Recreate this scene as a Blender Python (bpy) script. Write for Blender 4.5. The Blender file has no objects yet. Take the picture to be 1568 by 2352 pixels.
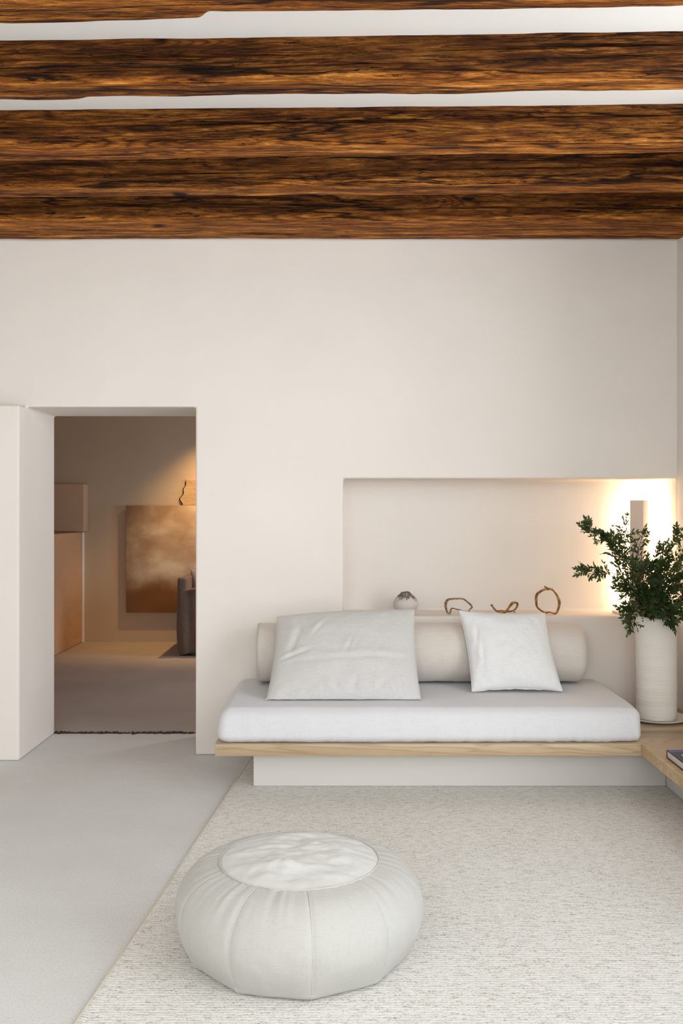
import bpy, bmesh, math, random
from mathutils import Vector, Matrix, noise
C = bpy.context.scene
COL = C.collection
PI = math.pi
# ------------------------------------------------------------------ camera
F = 2155.0            # focal length in pixels of a 1568 x 2352 picture
EYE = 1.40
cam = bpy.data.cameras.new('camera')
cam.sensor_fit = 'VERTICAL'; cam.sensor_height = 36.0
cam.lens = 36.0 * F / 2352.0
cam.clip_start = 0.05
camo = bpy.data.objects.new('camera', cam); COL.objects.link(camo)
camo.location = (0, 0, EYE); camo.rotation_euler = (PI/2, 0, 0)
C.camera = camo
# ------------------------------------------------------------------ view
C.view_settings.view_transform = 'Standard'
C.view_settings.look = 'None'
C.view_settings.gamma = 1.0
C.view_settings.use_curve_mapping = False
C.view_settings.exposure = -0.23
# ------------------------------------------------------------------ world and lamps
w = bpy.data.worlds.new('world'); C.world = w; w.use_nodes = True
w.node_tree.nodes['Background'].inputs[0].default_value = (0.80, 0.88, 1.0, 1)
w.node_tree.nodes['Background'].inputs[1].default_value = 0.35

def area(name, loc, target, sx, sy, power, color, spread=PI):
    l = bpy.data.lights.new(name, 'AREA'); l.shape = 'RECTANGLE'
    l.size = sx; l.size_y = sy; l.energy = power; l.color = color; l.spread = spread
    o = bpy.data.objects.new(name, l); COL.objects.link(o); o.location = loc
    o.rotation_euler = (Vector(target) - Vector(loc)).to_track_quat('-Z', 'Y').to_euler()
    return o
PW_FAR, PW_REAR, PW_SIDE, PW_NEXT, PW_SPOT, PW_LED = 195, 160, 33, 52, 165, 60
PW_FILL = 62
# daylight through the wide window in the right wall, and through the one behind the camera
area('daylight_yard', (4.9, -.4, 2.0), (-0.9, 4.9, 1.2), 3.4, 3.0, PW_FAR, (0.90, 0.955, 1.0))
area('daylight_right_window', (1.98, 1.8, 2.15), (-5, 1.8, 1.6), 3.4, 1.4, PW_SIDE, (0.90, 0.955, 1.0))
# unseen fill lamp added low outside, aimed up to brighten ceiling and beam undersides
area('ceiling_fill', (3.3, 1.4, .2), (-.2, 3.4, 3.1), 3.0, 1.6, PW_FILL, (0.96, 0.97, 0.98), 2.2)
area('daylight_rear_window', (-0.3, -3.12, 2.1), (-0.3, 5, 1.9), 3.8, 1.6, PW_REAR, (0.905, 0.955, 1.0))
# daylight in the next room, from its own window on the right
area('daylight_next_room', (1.95, 8.4, 1.5), (-5, 8.4, 0.8), 0.9, 1.4, PW_NEXT, (0.92, 0.93, 1.0))

def spot(name, loc, target, power, color, angle, blend, rad):
    l = bpy.data.lights.new(name, 'SPOT'); l.energy = power; l.color = color
    l.spot_size = math.radians(angle); l.spot_blend = blend; l.shadow_soft_size = rad
    o = bpy.data.objects.new(name, l); COL.objects.link(o); o.location = loc
    o.rotation_euler = (Vector(target) - Vector(loc)).to_track_quat('-Z', 'Y').to_euler()
    return o
spot('picture_spot', (-1.15, 9.42, 2.62), (-1.3, 10.0, 0.6), PW_SPOT, (1.0, 0.58, 0.22), 88, 0.85, 0.035)

# ------------------------------------------------------------------ helpers
def px(x, y, Y):
    return Vector(((x-784.0)*Y/F, Y, EYE-(y-1176.0)*Y/F))

def obj(name, bm_or_data, mat, parent=None, smooth=True, auto=None):
    if isinstance(bm_or_data, bmesh.types.BMesh):
        me = bpy.data.meshes.new(name)
        bmesh.ops.recalc_face_normals(bm_or_data, faces=bm_or_data.faces)
        bm_or_data.to_mesh(me); bm_or_data.free()
    else:
        v, f = bm_or_data
        me = bpy.data.meshes.new(name); me.from_pydata([tuple(p) for p in v], [], f)
        b = bmesh.new(); b.from_mesh(me); bmesh.ops.recalc_face_normals(b, faces=b.faces); b.to_mesh(me); b.free()
    if smooth:
        for p in me.polygons: p.use_smooth = True
    if auto is not None:
        me.set_sharp_from_angle(angle=math.radians(auto))
    if mat: me.materials.append(getattr(mat, 'm', mat))
    o = bpy.data.objects.new(name, me); COL.objects.link(o)
    if parent: o.parent = parent
    return o

def tag(o, label, cat, group=None, kind=None):
    if label: o['label'] = label
    if cat: o['category'] = cat
    if group: o['group'] = group
    if kind: o['kind'] = kind
    return o

def struct(name, bm, mat, **k):
    o = obj(name, bm, mat, **k); o['kind'] = 'structure'; return o

def thing(name, label, cat, loc=(0, 0, 0), group=None):
    o = bpy.data.objects.new(name, None); COL.objects.link(o); o.location = loc
    o.empty_display_size = 0.1
    return tag(o, label, cat, group)

def rebase(root):
    """children built in world coordinates keep their place under a moved empty"""
    for ch in root.children:
        ch.matrix_parent_inverse = Matrix.Translation(-root.location)

def add_box(bm, lo, hi, bev=0.0, seg=2):
    vs = [bm.verts.new((x, y, z)) for z in (lo[2], hi[2]) for y in (lo[1], hi[1]) for x in (lo[0], hi[0])]
    fs = [(0, 2, 3, 1), (4, 5, 7, 6), (0, 1, 5, 4), (2, 6, 7, 3), (0, 4, 6, 2), (1, 3, 7, 5)]
    faces = [bm.faces.new([vs[i] for i in f]) for f in fs]
    if bev > 0:
        es = list({e for f in faces for e in f.edges})
        bmesh.ops.bevel(bm, geom=es, offset=bev, segments=seg, affect='EDGES', profile=0.5)
    return bm

def add_tube(bm, pts, rad, n=10, caps=True, closed=False):
    pts = [Vector(p) for p in pts]; N = len(pts)
    if not hasattr(rad, '__len__'): rad = [rad]*N
    rings = []; ref = None
    for i, p in enumerate(pts):
        if closed: t = pts[(i+1) % N]-pts[i-1]
        else: t = pts[min(i+1, N-1)]-pts[max(i-1, 0)]
        if t.length < 1e-9: t = Vector((0, 0, 1))
        t.normalize()
        if ref is None:
            ref = t.orthogonal().normalized()
        ref = (ref - t*ref.dot(t))
        if ref.length < 1e-6: ref = t.orthogonal()
        ref.normalize(); b = t.cross(ref)
        rings.append([bm.verts.new(p+(ref*math.cos(2*PI*k/n)+b*math.sin(2*PI*k/n))*rad[i]) for k in range(n)])
    M = N if closed else N-1
    for i in range(M):
        a, c = rings[i], rings[(i+1) % N]
        for k in range(n):
            bm.faces.new((a[k], a[(k+1) % n], c[(k+1) % n], c[k]))
    if caps and not closed:
        bm.faces.new(rings[0][::-1]); bm.faces.new(rings[-1])
    return bm

def spline(pts, m=8, closed=False):
    pts = [Vector(p) for p in pts]; N = len(pts); out = []
    rng = range(N) if closed else range(N-1)
    for i in rng:
        if closed: a, b, c, d = pts[i-1], pts[i], pts[(i+1) % N], pts[(i+2) % N]
        else: a, b, c, d = pts[max(i-1, 0)], pts[i], pts[i+1], pts[min(i+2, N-1)]
        for k in range(m):
            t = k/m
            out.append(0.5*((2*b)+(c-a)*t+(2*a-5*b+4*c-d)*t*t+(3*b-a-3*c+d)*t**3))
    if not closed: out.append(pts[-1])
    return out

def add_lathe(bm, prof, c, n=64, f=None):
    rings = []
    for r, z in prof:
        ring = []
        for k in range(n):
            a = 2*PI*k/n
            rr, zz = (r, z) if f is None else f(r, z, a)
            ring.append(bm.verts.new((c[0]+rr*math.cos(a), c[1]+rr*math.sin(a), c[2]+zz)))
        rings.append(ring)
    for a, b in zip(rings, rings[1:]):
        for k in range(n):
            bm.faces.new((a[k], a[(k+1) % n], b[(k+1) % n], b[k]))
    bm.faces.new(rings[0][::-1]); bm.faces.new(rings[-1])
    return bm

def cells(bm, X, Y, Z, solid):
    """watertight wall out of a coarse grid: solid(i,j,k) says which cells are filled"""
    vs = {}
    def V(i, j, k):
        if (i, j, k) not in vs: vs[(i, j, k)] = bm.verts.new((X[i], Y[j], Z[k]))
        return vs[(i, j, k)]
    def S(i, j, k):
        if 0 <= i < len(X)-1 and 0 <= j < len(Y)-1 and 0 <= k < len(Z)-1: return solid(i, j, k)
        return False
    for i in range(len(X)-1):
        for j in range(len(Y)-1):
            for k in range(len(Z)-1):
                if not S(i, j, k): continue
                if not S(i-1, j, k): bm.faces.new([V(i, j, k), V(i, j, k+1), V(i, j+1, k+1), V(i, j+1, k)])
                if not S(i+1, j, k): bm.faces.new([V(i+1, j, k), V(i+1, j+1, k), V(i+1, j+1, k+1), V(i+1, j, k+1)])
                if not S(i, j-1, k): bm.faces.new([V(i, j, k), V(i+1, j, k), V(i+1, j, k+1), V(i, j, k+1)])
                if not S(i, j+1, k): bm.faces.new([V(i, j+1, k), V(i, j+1, k+1), V(i+1, j+1, k+1), V(i+1, j+1, k)])
                if not S(i, j, k-1): bm.faces.new([V(i, j, k), V(i, j+1, k), V(i+1, j+1, k), V(i+1, j, k)])
                if not S(i, j, k+1): bm.faces.new([V(i, j, k+1), V(i+1, j, k+1), V(i+1, j+1, k+1), V(i, j+1, k+1)])
    return bm

def soft_edges(o, wdt=0.012, seg=4):
    m = o.modifiers.new('bevel', 'BEVEL'); m.width = wdt; m.segments = seg
    m.limit_method = 'ANGLE'; m.angle_limit = math.radians(40); m.harden_normals = True
    return o

def fbm(x, y, z, o=4):
    s = 0; a = 1; f = 1
    for _ in range(o):
        s += a*noise.noise(Vector((x*f, y*f, z*f))); a *= .5; f *= 2.03
    return s

def lin(c):
    return tuple(((v/255)/12.92 if v/255 <= .04045 else ((v/255+.055)/1.055)**2.4) for v in c)+(1,)

# ------------------------------------------------------------------ material helper
class Mat:
    def __init__(s, name, rough=.9, spec=.3):
        s.m = bpy.data.materials.new(name); s.m.use_nodes = True
        s.nt = s.m.node_tree; s.N = s.nt.nodes; s.L = s.nt.links
        s.b = s.N['Principled BSDF']; s.b.inputs['Roughness'].default_value = rough
        s.b.inputs['Specular IOR Level'].default_value = spec
        s.tc = s.N.new('ShaderNodeTexCoord').outputs['Object']
    def map(s, scale=(1, 1, 1), loc=(0, 0, 0), rot=(0, 0, 0), src=None):
        n = s.N.new('ShaderNodeMapping'); n.inputs['Scale'].default_value = scale
        n.inputs['Location'].default_value = loc; n.inputs['Rotation'].default_value = rot
        s.L.new(src or s.tc, n.inputs['Vector']); return n.outputs[0]
    def noise(s, vec, scale=1, detail=3, rough=.5, dist=0):
        n = s.N.new('ShaderNodeTexNoise'); n.inputs['Scale'].default_value = scale
        n.inputs['Detail'].default_value = detail; n.inputs['Roughness'].default_value = rough
        n.inputs['Distortion'].default_value = dist
        s.L.new(vec, n.inputs['Vector']); return n.outputs['Fac']
    def voro(s, vec, scale=1, feat='F1', rnd=1):
        n = s.N.new('ShaderNodeTexVoronoi'); n.feature = feat; n.inputs['Scale'].default_value = scale
        n.inputs['Randomness'].default_value = rnd
        s.L.new(vec, n.inputs['Vector']); return n.outputs['Distance']
    def wave(s, vec, scale, dist=0, dscale=1, dirn='X', prof='SIN'):
        n = s.N.new('ShaderNodeTexWave'); n.bands_direction = dirn; n.wave_profile = prof
        n.inputs['Scale'].default_value = scale; n.inputs['Distortion'].default_value = dist
        n.inputs['Detail Scale'].default_value = dscale; n.inputs['Detail'].default_value = 2
        s.L.new(vec, n.inputs['Vector']); return n.outputs['Fac']
    def math(s, op, a, b=0.0, clamp=False):
        n = s.N.new('ShaderNodeMath'); n.operation = op; n.use_clamp = clamp
        for i, v in enumerate((a, b)):
            if isinstance(v, (int, float)): n.inputs[i].default_value = v
            else: s.L.new(v, n.inputs[i])
        return n.outputs[0]
    def ramp(s, fac, stops, interp='LINEAR'):
        n = s.N.new('ShaderNodeValToRGB'); e = n.color_ramp.elements; n.color_ramp.interpolation = interp
        e[0].position = stops[0][0]; e[0].color = stops[0][1]
        e[1].position = stops[-1][0]; e[1].color = stops[-1][1]
        for p, c in stops[1:-1]:
            x = e.new(p); x.color = c
        s.L.new(fac, n.inputs[0]); return n.outputs[0]
    def mix(s, fac, a, b, mode='MIX'):
        n = s.N.new('ShaderNodeMix'); n.data_type = 'RGBA'; n.blend_type = mode
        for sock, v in ((n.inputs['Factor'], fac), (n.inputs['A'], a), (n.inputs['B'], b)):
            if isinstance(v, (int, float)): sock.default_value = v
            elif isinstance(v, tuple): sock.default_value = v
            else: s.L.new(v, sock)
        return [o for o in n.outputs if o.type == 'RGBA'][0]
    def color(s, c):
        if isinstance(c, tuple): s.b.inputs['Base Color'].default_value = c
        else: s.L.new(c, s.b.inputs['Base Color'])
        return s
    def bump(s, h, strength=.3, dist=.01, prev=None):
        n = s.N.new('ShaderNodeBump'); n.inputs['Strength'].default_value = strength
        n.inputs['Distance'].default_value = dist; s.L.new(h, n.inputs['Height'])
        if prev is not None: s.L.new(prev, n.inputs['Normal'])
        s.L.new(n.outputs[0], s.b.inputs['Normal']); return n.outputs[0]

def plaster(name, c1, c2, bump=.35, fine=.15):
    m = Mat(name, .85, .2)
    big = m.noise(m.map(), 1.3, 4, .55)
    m.color(m.mix(m.ramp(big, [(.3, (0, 0, 0, 1)), (.7, (1, 1, 1, 1))]), lin(c1), lin(c2)))
    b1 = m.bump(m.noise(m.map((1, 1, 1.6)), 3.0, 3, .5), bump, .03)
    m.bump(m.noise(m.map(), 70, 5, .6), fine, .004, b1)
    return m.m

WHITE = plaster('white_plaster', (233, 226, 218), (238, 231, 223), .25, .12)
CEIL = plaster('ceiling_plaster', (240, 237, 231), (243, 240, 235), .15, .1)
ROUGHP = plaster('rough_stucco', (200, 164, 130), (212, 176, 142), 1.0, 1.0)
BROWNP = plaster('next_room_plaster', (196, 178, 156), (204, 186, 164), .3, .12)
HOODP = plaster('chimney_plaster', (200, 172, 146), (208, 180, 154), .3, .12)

def concrete(name, base, dark):
    m = Mat(name, .75, .25)
    big = m.noise(m.map(), 1.1, 5, .6)
    c = m.mix(m.ramp(big, [(.35, (0, 0, 0, 1)), (.65, (1, 1, 1, 1))]), lin(dark), lin(base))
    sp = m.noise(m.map(), 160, 3, .8)
    c = m.mix(m.ramp(sp, [(.36, (1, 1, 1, 1)), (.46, (0, 0, 0, 1))]), c, lin(tuple(int(v*.88) for v in base)))
    c = m.mix(m.ramp(m.noise(m.map(loc=(7, 3, 1)), 190, 2, .7), [(.6, (0, 0, 0, 1)), (.7, (1, 1, 1, 1))]), c, lin(tuple(min(255, int(v*1.06)) for v in base)))
    m.color(c)
    b = m.bump(m.noise(m.map(), 5, 4, .6), .25, .02)
    m.bump(sp, .2, .0015, b)
    return m.m
FLOOR = concrete('polished_screed', (226, 226, 225), (217, 216, 213))
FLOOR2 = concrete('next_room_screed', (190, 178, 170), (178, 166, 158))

def linen(name, c, c2=None, thread=420, bump=.25, axes=('X', 'Z')):
    m = Mat(name, .95, .12)
    c2 = c2 or tuple(int(v*.965) for v in c)
    s1 = m.noise(m.map((260, 260, 9)), 1.0, 3, .7)
    s2 = m.noise(m.map((14, 300, 300)), 1.0, 3, .7)
    s = m.math('ADD', s1, s2)
    m.color(m.mix(m.ramp(s, [(.75, (0, 0, 0, 1)), (1.25, (1, 1, 1, 1))]), lin(c2), lin(c)))
    b = m.bump(s, bump, .0012)
    m.bump(m.noise(m.map((1, 1, 1)), 600, 2, .6), bump, .0006, b)
    m.b.inputs['Sheen Weight'].default_value = .15
    return m.m
L_MATT = linen('white_linen', (219, 219, 221))
L_PIL = linen('grey_white_linen', (208, 206, 203), (197, 194, 191), bump=.4)
L_PIL2 = linen('bright_white_linen', (232, 232, 231))
L_BOL = linen('beige_linen', (219, 210, 200))
L_POUF = linen('ivory_linen', (194, 192, 187), (186, 184, 178))
L_SEAM = linen('seam_thread', (204, 201, 193))
L_SOFA = linen('taupe_linen', (116, 100, 92), (94, 78, 70), bump=.6)
L_CUSH = linen('grey_cushion_linen', (158, 146, 142))
L_GOLD = linen('tan_cushion_linen', (176, 146, 100))

def beam_wood(seed, tone=1.0, under=.75):
    m = Mat('old_beam_wood', .7, .14)
    off = (seed*3.7, seed*1.3, seed*2.1); off2 = (off[1], off[2], off[0]); off3 = (off[2], off[0], off[1])
    kn = m.voro(m.map((1.25, 1.6, 6.5), loc=off), 1.0, 'F1', 1.0)
    bulge = m.math('MULTIPLY', m.ramp(kn, [(0, (1, 1, 1, 1)), (.34, (0, 0, 0, 1))]), .13)
    # grain lines: level curves of a stretched noise, drawn round the knots
    base = m.noise(m.map((.42, 6.0, 6.0), loc=off), 1.0, 3, .5, .25)
    rings = m.math('FRACT', m.math('MULTIPLY', m.math('ADD', base, bulge), 30.0))
    tri = m.math('ABSOLUTE', m.math('SUBTRACT', rings, .5))
    fib = m.noise(m.map((7, 260, 260), loc=off), 1.0, 5, .8)
    blot = m.noise(m.map((2.6, 24, 24), loc=off2), 1.0, 12, .8, .3)
    c = m.ramp(blot, [(.34, lin((40, 20, 8))), (.44, lin((96, 57, 22))), (.51, lin((128, 80, 32))), (.58, lin((166, 112, 52))), (.68, lin((214, 162, 92)))])
    vis = m.ramp(m.noise(m.map((.8, 5, 5), loc=off3), 1.0, 2), [(.42, (.15, .15, .15, 1)), (.58, (.9, .9, .9, 1))])
    c = m.mix(vis, c, m.mix(1.0, c, m.ramp(tri, [(.03, (.38, .30, .24, 1)), (.22, (.95, .93, .9, 1)), (.5, (1.25, 1.2, 1.1, 1))]), 'MULTIPLY'))
    c = m.mix(.8, c, m.ramp(fib, [(.38, (.30, .27, .24, 1)), (.5, (1, 1, 1, 1)), (.62, (1.35, 1.3, 1.2, 1))]), 'MULTIPLY')
    g = m.noise(m.map((6, 55, 55), loc=off3), 1.0, 5, .8, .2)          # short dark gouges
    c = m.mix(m.ramp(g, [(.37, (1, 1, 1, 1)), (.405, (0, 0, 0, 1))]), c, lin((30, 14, 6)))
    lg = m.noise(m.map((.45, 30, 30), loc=off2), 1.0, 6, .62, .3)        # long dark streaks
    c = m.mix(m.ramp(lg, [(.36, (.9, .9, .9, 1)), (.40, (0, 0, 0, 1))]), c, lin((38, 16, 5)))
    kd = m.ramp(m.math('ADD', kn, m.math('MULTIPLY', m.math('SUBTRACT', g, .5), .15)), [(.035, (1, 1, 1, 1)), (.065, (0, 0, 0, 1))])
    c = m.mix(kd, c, lin((22, 10, 4)))
    fz = m.noise(m.map((.22, 3.2, 3.2), loc=off3), 1.0, 7, .52, .1)      # long wandering drying cracks
    crk = m.ramp(m.math('ABSOLUTE', m.math('SUBTRACT', fz, .5)), [(.0025, (1, 1, 1, 1)), (.0065, (0, 0, 0, 1))])
    fz2 = m.noise(m.map((.3, 7, 7), loc=off2), 1.0, 8, .6, .1)
    crk2 = m.ramp(m.math('ABSOLUTE', m.math('SUBTRACT', fz2, .56)), [(.002, (.8, .8, .8, 1)), (.007, (0, 0, 0, 1))])
    crk = m.math('MAXIMUM', crk, crk2)
    c = m.mix(crk, c, lin((20, 9, 4)))
    # underside painted lighter and faces darker, standing for light bounced off the floor
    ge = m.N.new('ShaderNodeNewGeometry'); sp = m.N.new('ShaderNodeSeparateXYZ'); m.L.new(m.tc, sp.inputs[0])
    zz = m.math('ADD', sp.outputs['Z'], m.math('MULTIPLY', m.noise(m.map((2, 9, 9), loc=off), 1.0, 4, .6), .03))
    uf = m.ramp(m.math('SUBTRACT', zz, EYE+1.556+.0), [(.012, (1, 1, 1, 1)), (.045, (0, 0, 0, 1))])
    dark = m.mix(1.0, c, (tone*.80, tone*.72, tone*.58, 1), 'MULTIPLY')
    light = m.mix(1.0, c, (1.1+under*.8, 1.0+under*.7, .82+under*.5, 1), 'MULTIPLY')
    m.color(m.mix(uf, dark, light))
    h = m.math('ADD', m.math('MULTIPLY', tri, .5), m.math('ADD', fib, m.ramp(g, [(.33, (0, 0, 0, 1)), (.42, (1, 1, 1, 1))])))
    m.bump(m.math('SUBTRACT', h, m.math('MULTIPLY', crk, 2.0)), .7, .004)
    return m.m

def plank_wood(seed=0, c=(200, 178, 146), d=(164, 138, 104)):
    m = Mat('pale_oak', .38, .5)
    off = (seed*2.3, seed, seed*5)
    base = m.noise(m.map((.7, 6, 6), loc=off), 1.0, 4, .5, .5)
    rings = m.math('FRACT', m.math('MULTIPLY', base, 13))
    tri = m.math('ABSOLUTE', m.math('SUBTRACT', rings, .5))
    fib = m.noise(m.map((4, 120, 120), loc=off), 1.0, 3, .6)
    col = m.mix(m.ramp(tri, [(.0, (.6, .6, .6, 1)), (.28, (0, 0, 0, 1))]), lin(c), lin(d))
    col = m.mix(m.math('MULTIPLY', m.ramp(base, [(.40, (0, 0, 0, 1)), (.68, (1, 1, 1, 1))]), .5), col, lin(d))
    col = m.mix(.25, col, m.ramp(fib, [(.3, (.6, .55, .5, 1)), (.6, (1, 1, 1, 1))]), 'MULTIPLY')
    m.color(col); m.bump(fib, .2, .002)
    return m.m
OAK = plank_wood(1); OAK2 = plank_wood(4)

def simple(name, c, rough=.6, spec=.4, metal=0):
    m = Mat(name, rough, spec); m.b.inputs['Metallic'].default_value = metal
    n = m.noise(m.map(), 40, 3, .6)
    m.color(m.mix(m.math('MULTIPLY', n, .25), lin(c), lin(tuple(int(v*.82) for v in c))))
    return m.m

# ------------------------------------------------------------------ room shell
WALL_Y = 5.40
ROOM_R = 1.93
CEIL_Z = EYE + 1.71
X = [-3.2, -1.812, -.84, .01, ROOM_R, ROOM_R+.35]
Y = [5.274, 5.40, 5.73, 5.93]
Z = [0, .80, 1.593, 2.004, CEIL_Z]
def solid(i, j, k):
    if j == 0: return i == 0 and k < 3
    if i == 4: return True
    if i == 1 and k < 3: return False
    if i == 3 and k == 1 and j == 1: return False
    return True
soft_edges(struct('wall_back', cells(bmesh.new(), X, Y, Z, solid), WHITE), .014)
# right wall with the tall window nearer the camera
Yr = [-3.2, -.80, 3.60, 5.40]; Zr = [0, .35, 2.93, CEIL_Z]
struct('wall_right', cells(bmesh.new(), [ROOM_R, ROOM_R+.35], Yr, Zr, lambda i, j, k: not (j == 1 and k == 1)), WHITE, smooth=False)
struct('wall_left', add_box(bmesh.new(), (-3.45, -3.2, 0), (-3.2, 5.93, CEIL_Z)), WHITE, smooth=False)
Xf = [-3.45, -2.2, 1.6, ROOM_R+.35]; Zf = [0, 1.25, 2.95, CEIL_Z]
struct('wall_front', cells(bmesh.new(), Xf, [-3.45, -3.2], Zf, lambda i, j, k: not (i == 1 and k == 1)), WHITE, smooth=False)
struct('ceiling', add_box(bmesh.new(), (-3.45, -3.45, CEIL_Z), (ROOM_R+.35, 5.93, CEIL_Z+.15)), CEIL, smooth=False)
struct('floor', add_box(bmesh.new(), (-3.45, -3.45, -.12), (ROOM_R+.35, 5.925, 0)), FLOOR, smooth=False)
FRAME = simple('white_paint', (225, 222, 216), .5)
def winframe(name, axis, a0, a1, z0, z1, pos):
    bm = bmesh.new(); t = .05
    def bar(u0, u1, w0, w1):
        if axis == 'Y': add_box(bm, (pos-.03, u0, w0), (pos+.03, u1, w1), .004)
        else: add_box(bm, (u0, pos-.03, w0), (u1, pos+.03, w1), .004)
    bar(a0, a1, z0, z0+t); bar(a0, a1, z1-t, z1); bar(a0, a0+t, z0+t, z1-t); bar(a1-t, a1, z0+t, z1-t)
    mid = (a0+a1)/2; bar(mid-t/2, mid+t/2, z0+t, z1-t)
    return struct(name, bm, FRAME, smooth=False)
winframe('window_1', 'Y', -.80, 3.60, .35, 2.93, ROOM_R+.25)
winframe('window_2', 'X', -2.2, 1.6, 1.25, 2.95, -3.35)

# next room
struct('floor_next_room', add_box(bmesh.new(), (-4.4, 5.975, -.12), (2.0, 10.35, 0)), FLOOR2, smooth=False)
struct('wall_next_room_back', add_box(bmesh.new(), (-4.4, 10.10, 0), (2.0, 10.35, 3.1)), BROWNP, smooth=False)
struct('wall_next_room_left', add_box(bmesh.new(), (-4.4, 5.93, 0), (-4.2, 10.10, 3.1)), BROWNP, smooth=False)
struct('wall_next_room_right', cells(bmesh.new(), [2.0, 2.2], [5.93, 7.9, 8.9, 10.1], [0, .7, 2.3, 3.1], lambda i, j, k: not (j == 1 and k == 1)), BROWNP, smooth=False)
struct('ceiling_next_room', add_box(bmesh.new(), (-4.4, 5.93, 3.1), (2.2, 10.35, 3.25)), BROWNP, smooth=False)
# stucco partition on the left of the next room and the plastered block above it
soft_edges(struct('wall_next_room_partition', add_box(bmesh.new(), (-4.2, 8.4, 0), (-2.785, 10.10, 1.185)), ROUGHP), .012)
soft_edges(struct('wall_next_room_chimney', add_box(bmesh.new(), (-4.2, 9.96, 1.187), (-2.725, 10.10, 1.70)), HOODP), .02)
soft_edges(struct('trim_1', add_box(bmesh.new(), (-2.784, 10.05, 0), (-2.765, 10.10, 1.185)), CEIL), .005)  # white strip put in to stand for the lit jamb edge
# broken joint between the two floors
random.seed(5)
bm = bmesh.new()
add_box(bm, (-1.86, 5.925, -.10), (-.80, 5.975, -.012))
for i in range(150):
    x = random.uniform(-1.81, -.85); y = random.gauss(5.942, .012); s = random.uniform(.006, .015)
    m4 = Matrix.Translation((x, y, -.001)) @ Matrix.Rotation(random.uniform(0, 6), 4, 'Z') @ Matrix.Diagonal((s*random.uniform(.8, 1.8), s, s*.9, 1))
    bmesh.ops.create_icosphere(bm, subdivisions=1, radius=1, matrix=m4)
struct('trim_2', bm, simple('dark_gravel_joint', (74, 62, 52), .9), smooth=False)

# ------------------------------------------------------------------ ceiling beams
HB = 1.556
def beam(name, yf, yb, zt, zb, label, seed, tone, cracks, notch=None, wob=.010, rough=.005):
    """yf=(left,right) near face, yb=(left,right) far face at picture edges; cracks: list of (z fraction, slope, depth)"""
    bm = bmesh.new(); nx = 700; x0, x1 = -3.18, ROOM_R-.001
    rings = []
    for i in range(nx+1):
        x = x0+(x1-x0)*i/nx
        def L(p, Yd):          # p at picture left/right edge at this depth
            half = 784*Yd/F
            return p[0]+(p[1]-p[0])*(x+half)/(2*half)
        a = L(yf, yf[0]); b = L(yb, yb[0])
        a += wob*.5*fbm(x*1.1, seed, 0, 3); b += wob*fbm(x*1.4, seed+9, 0, 3)
        z1 = zb + .004*fbm(x*1.5, seed+4, 1, 3)
        if notch and x > notch[0]:
            s = min(1, (x-notch[0])/.05); s = s*s*(3-2*s); b -= notch[1]*s*max(0, 1-(x-notch[0])/1.6)
        prof = []
        # near face, top to bottom
        H = zt-z1; ts = [j/26 for j in range(27)]
        crs = []
        for (cz, sl, dp, wd) in cracks:
            zc = cz+sl*(x+.5)+.035*fbm(x*1.3, seed+cz*50, 3, 3)
            d = dp*max(0, min(1, .75+1.3*fbm(x*1.7, seed+cz*31, 6, 3)))
            crs.append((zc, d, wd))
        pts = [(t, 0) for t in ts]
        prof = []
        ext = []
        for zc, d, wd in sorted(crs):
            ext.append((zc, d, wd))
        # fixed number of vertices: place crack quads by remapping
        segs = [0]+[e[0] for e in ext]+[1]
        n_per = 9
        for q in range(len(segs)-1):
            s0 = segs[q]+(ext[q-1][2] if q > 0 else 0); s1 = segs[q+1]-(ext[q][2] if q < len(ext) else 0)
            for r in range(n_per):
                prof.append((s0+(s1-s0)*r/(n_per-1), 0))
            if q < len(ext): prof.append((segs[q+1], ext[q][1]))
        face = []
        for t, dep in prof:
            z = zt-H*t
            rd = .016*max(0, (t-.86)/.14)**2          # soft lower arris
            yy = a+dep+rd+rough*fbm(x*4, z*22, seed, 3)+.006*fbm(x*.9, z*5, seed+2, 2)
            face.append((yy, z))
        # underside
        under = []
        for r in range(1, 15):
            t = r/14
            yy = (a+.016)+(b-a-.016)*t
            z = z1 + .014*max(0, (t-.8)/.2)**2 + rough*.8*fbm(x*4, yy*22, seed+7, 3)+.003
            under.append((yy, z))
        back = [(b, z1+.03), (b, zt)]
        rings.append([bm.verts.new((x, y, z)) for y, z in face+under+back])
    n = len(rings[0])
    for A, B in zip(rings, rings[1:]):
        for k in range(n-1):
            bm.faces.new((A[k], A[k+1], B[k+1], B[k]))
    for A, B in zip(rings, rings[1:]): bm.faces.new((A[n-1], A[0], B[0], B[n-1]))
    bm.faces.new(rings[0]); bm.faces.new(rings[-1][::-1])
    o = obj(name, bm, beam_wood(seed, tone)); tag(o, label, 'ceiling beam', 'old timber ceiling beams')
    return o
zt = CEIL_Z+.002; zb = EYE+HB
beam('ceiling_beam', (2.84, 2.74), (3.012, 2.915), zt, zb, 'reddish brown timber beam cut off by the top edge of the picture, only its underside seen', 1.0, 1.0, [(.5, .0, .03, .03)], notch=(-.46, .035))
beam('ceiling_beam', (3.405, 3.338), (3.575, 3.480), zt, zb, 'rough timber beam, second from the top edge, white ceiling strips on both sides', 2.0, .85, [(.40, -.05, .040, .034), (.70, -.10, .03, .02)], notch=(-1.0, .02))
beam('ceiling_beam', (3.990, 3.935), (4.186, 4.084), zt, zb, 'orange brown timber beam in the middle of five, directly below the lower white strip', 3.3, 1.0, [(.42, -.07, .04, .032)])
beam('ceiling_beam', (4.50, 4.43), (4.683, 4.606), zt, zb+.002, 'dark timber beam, fourth from the top edge, with a pale lower edge', 4.1, .85, [(.60, -.06, .04, .032)])
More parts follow.
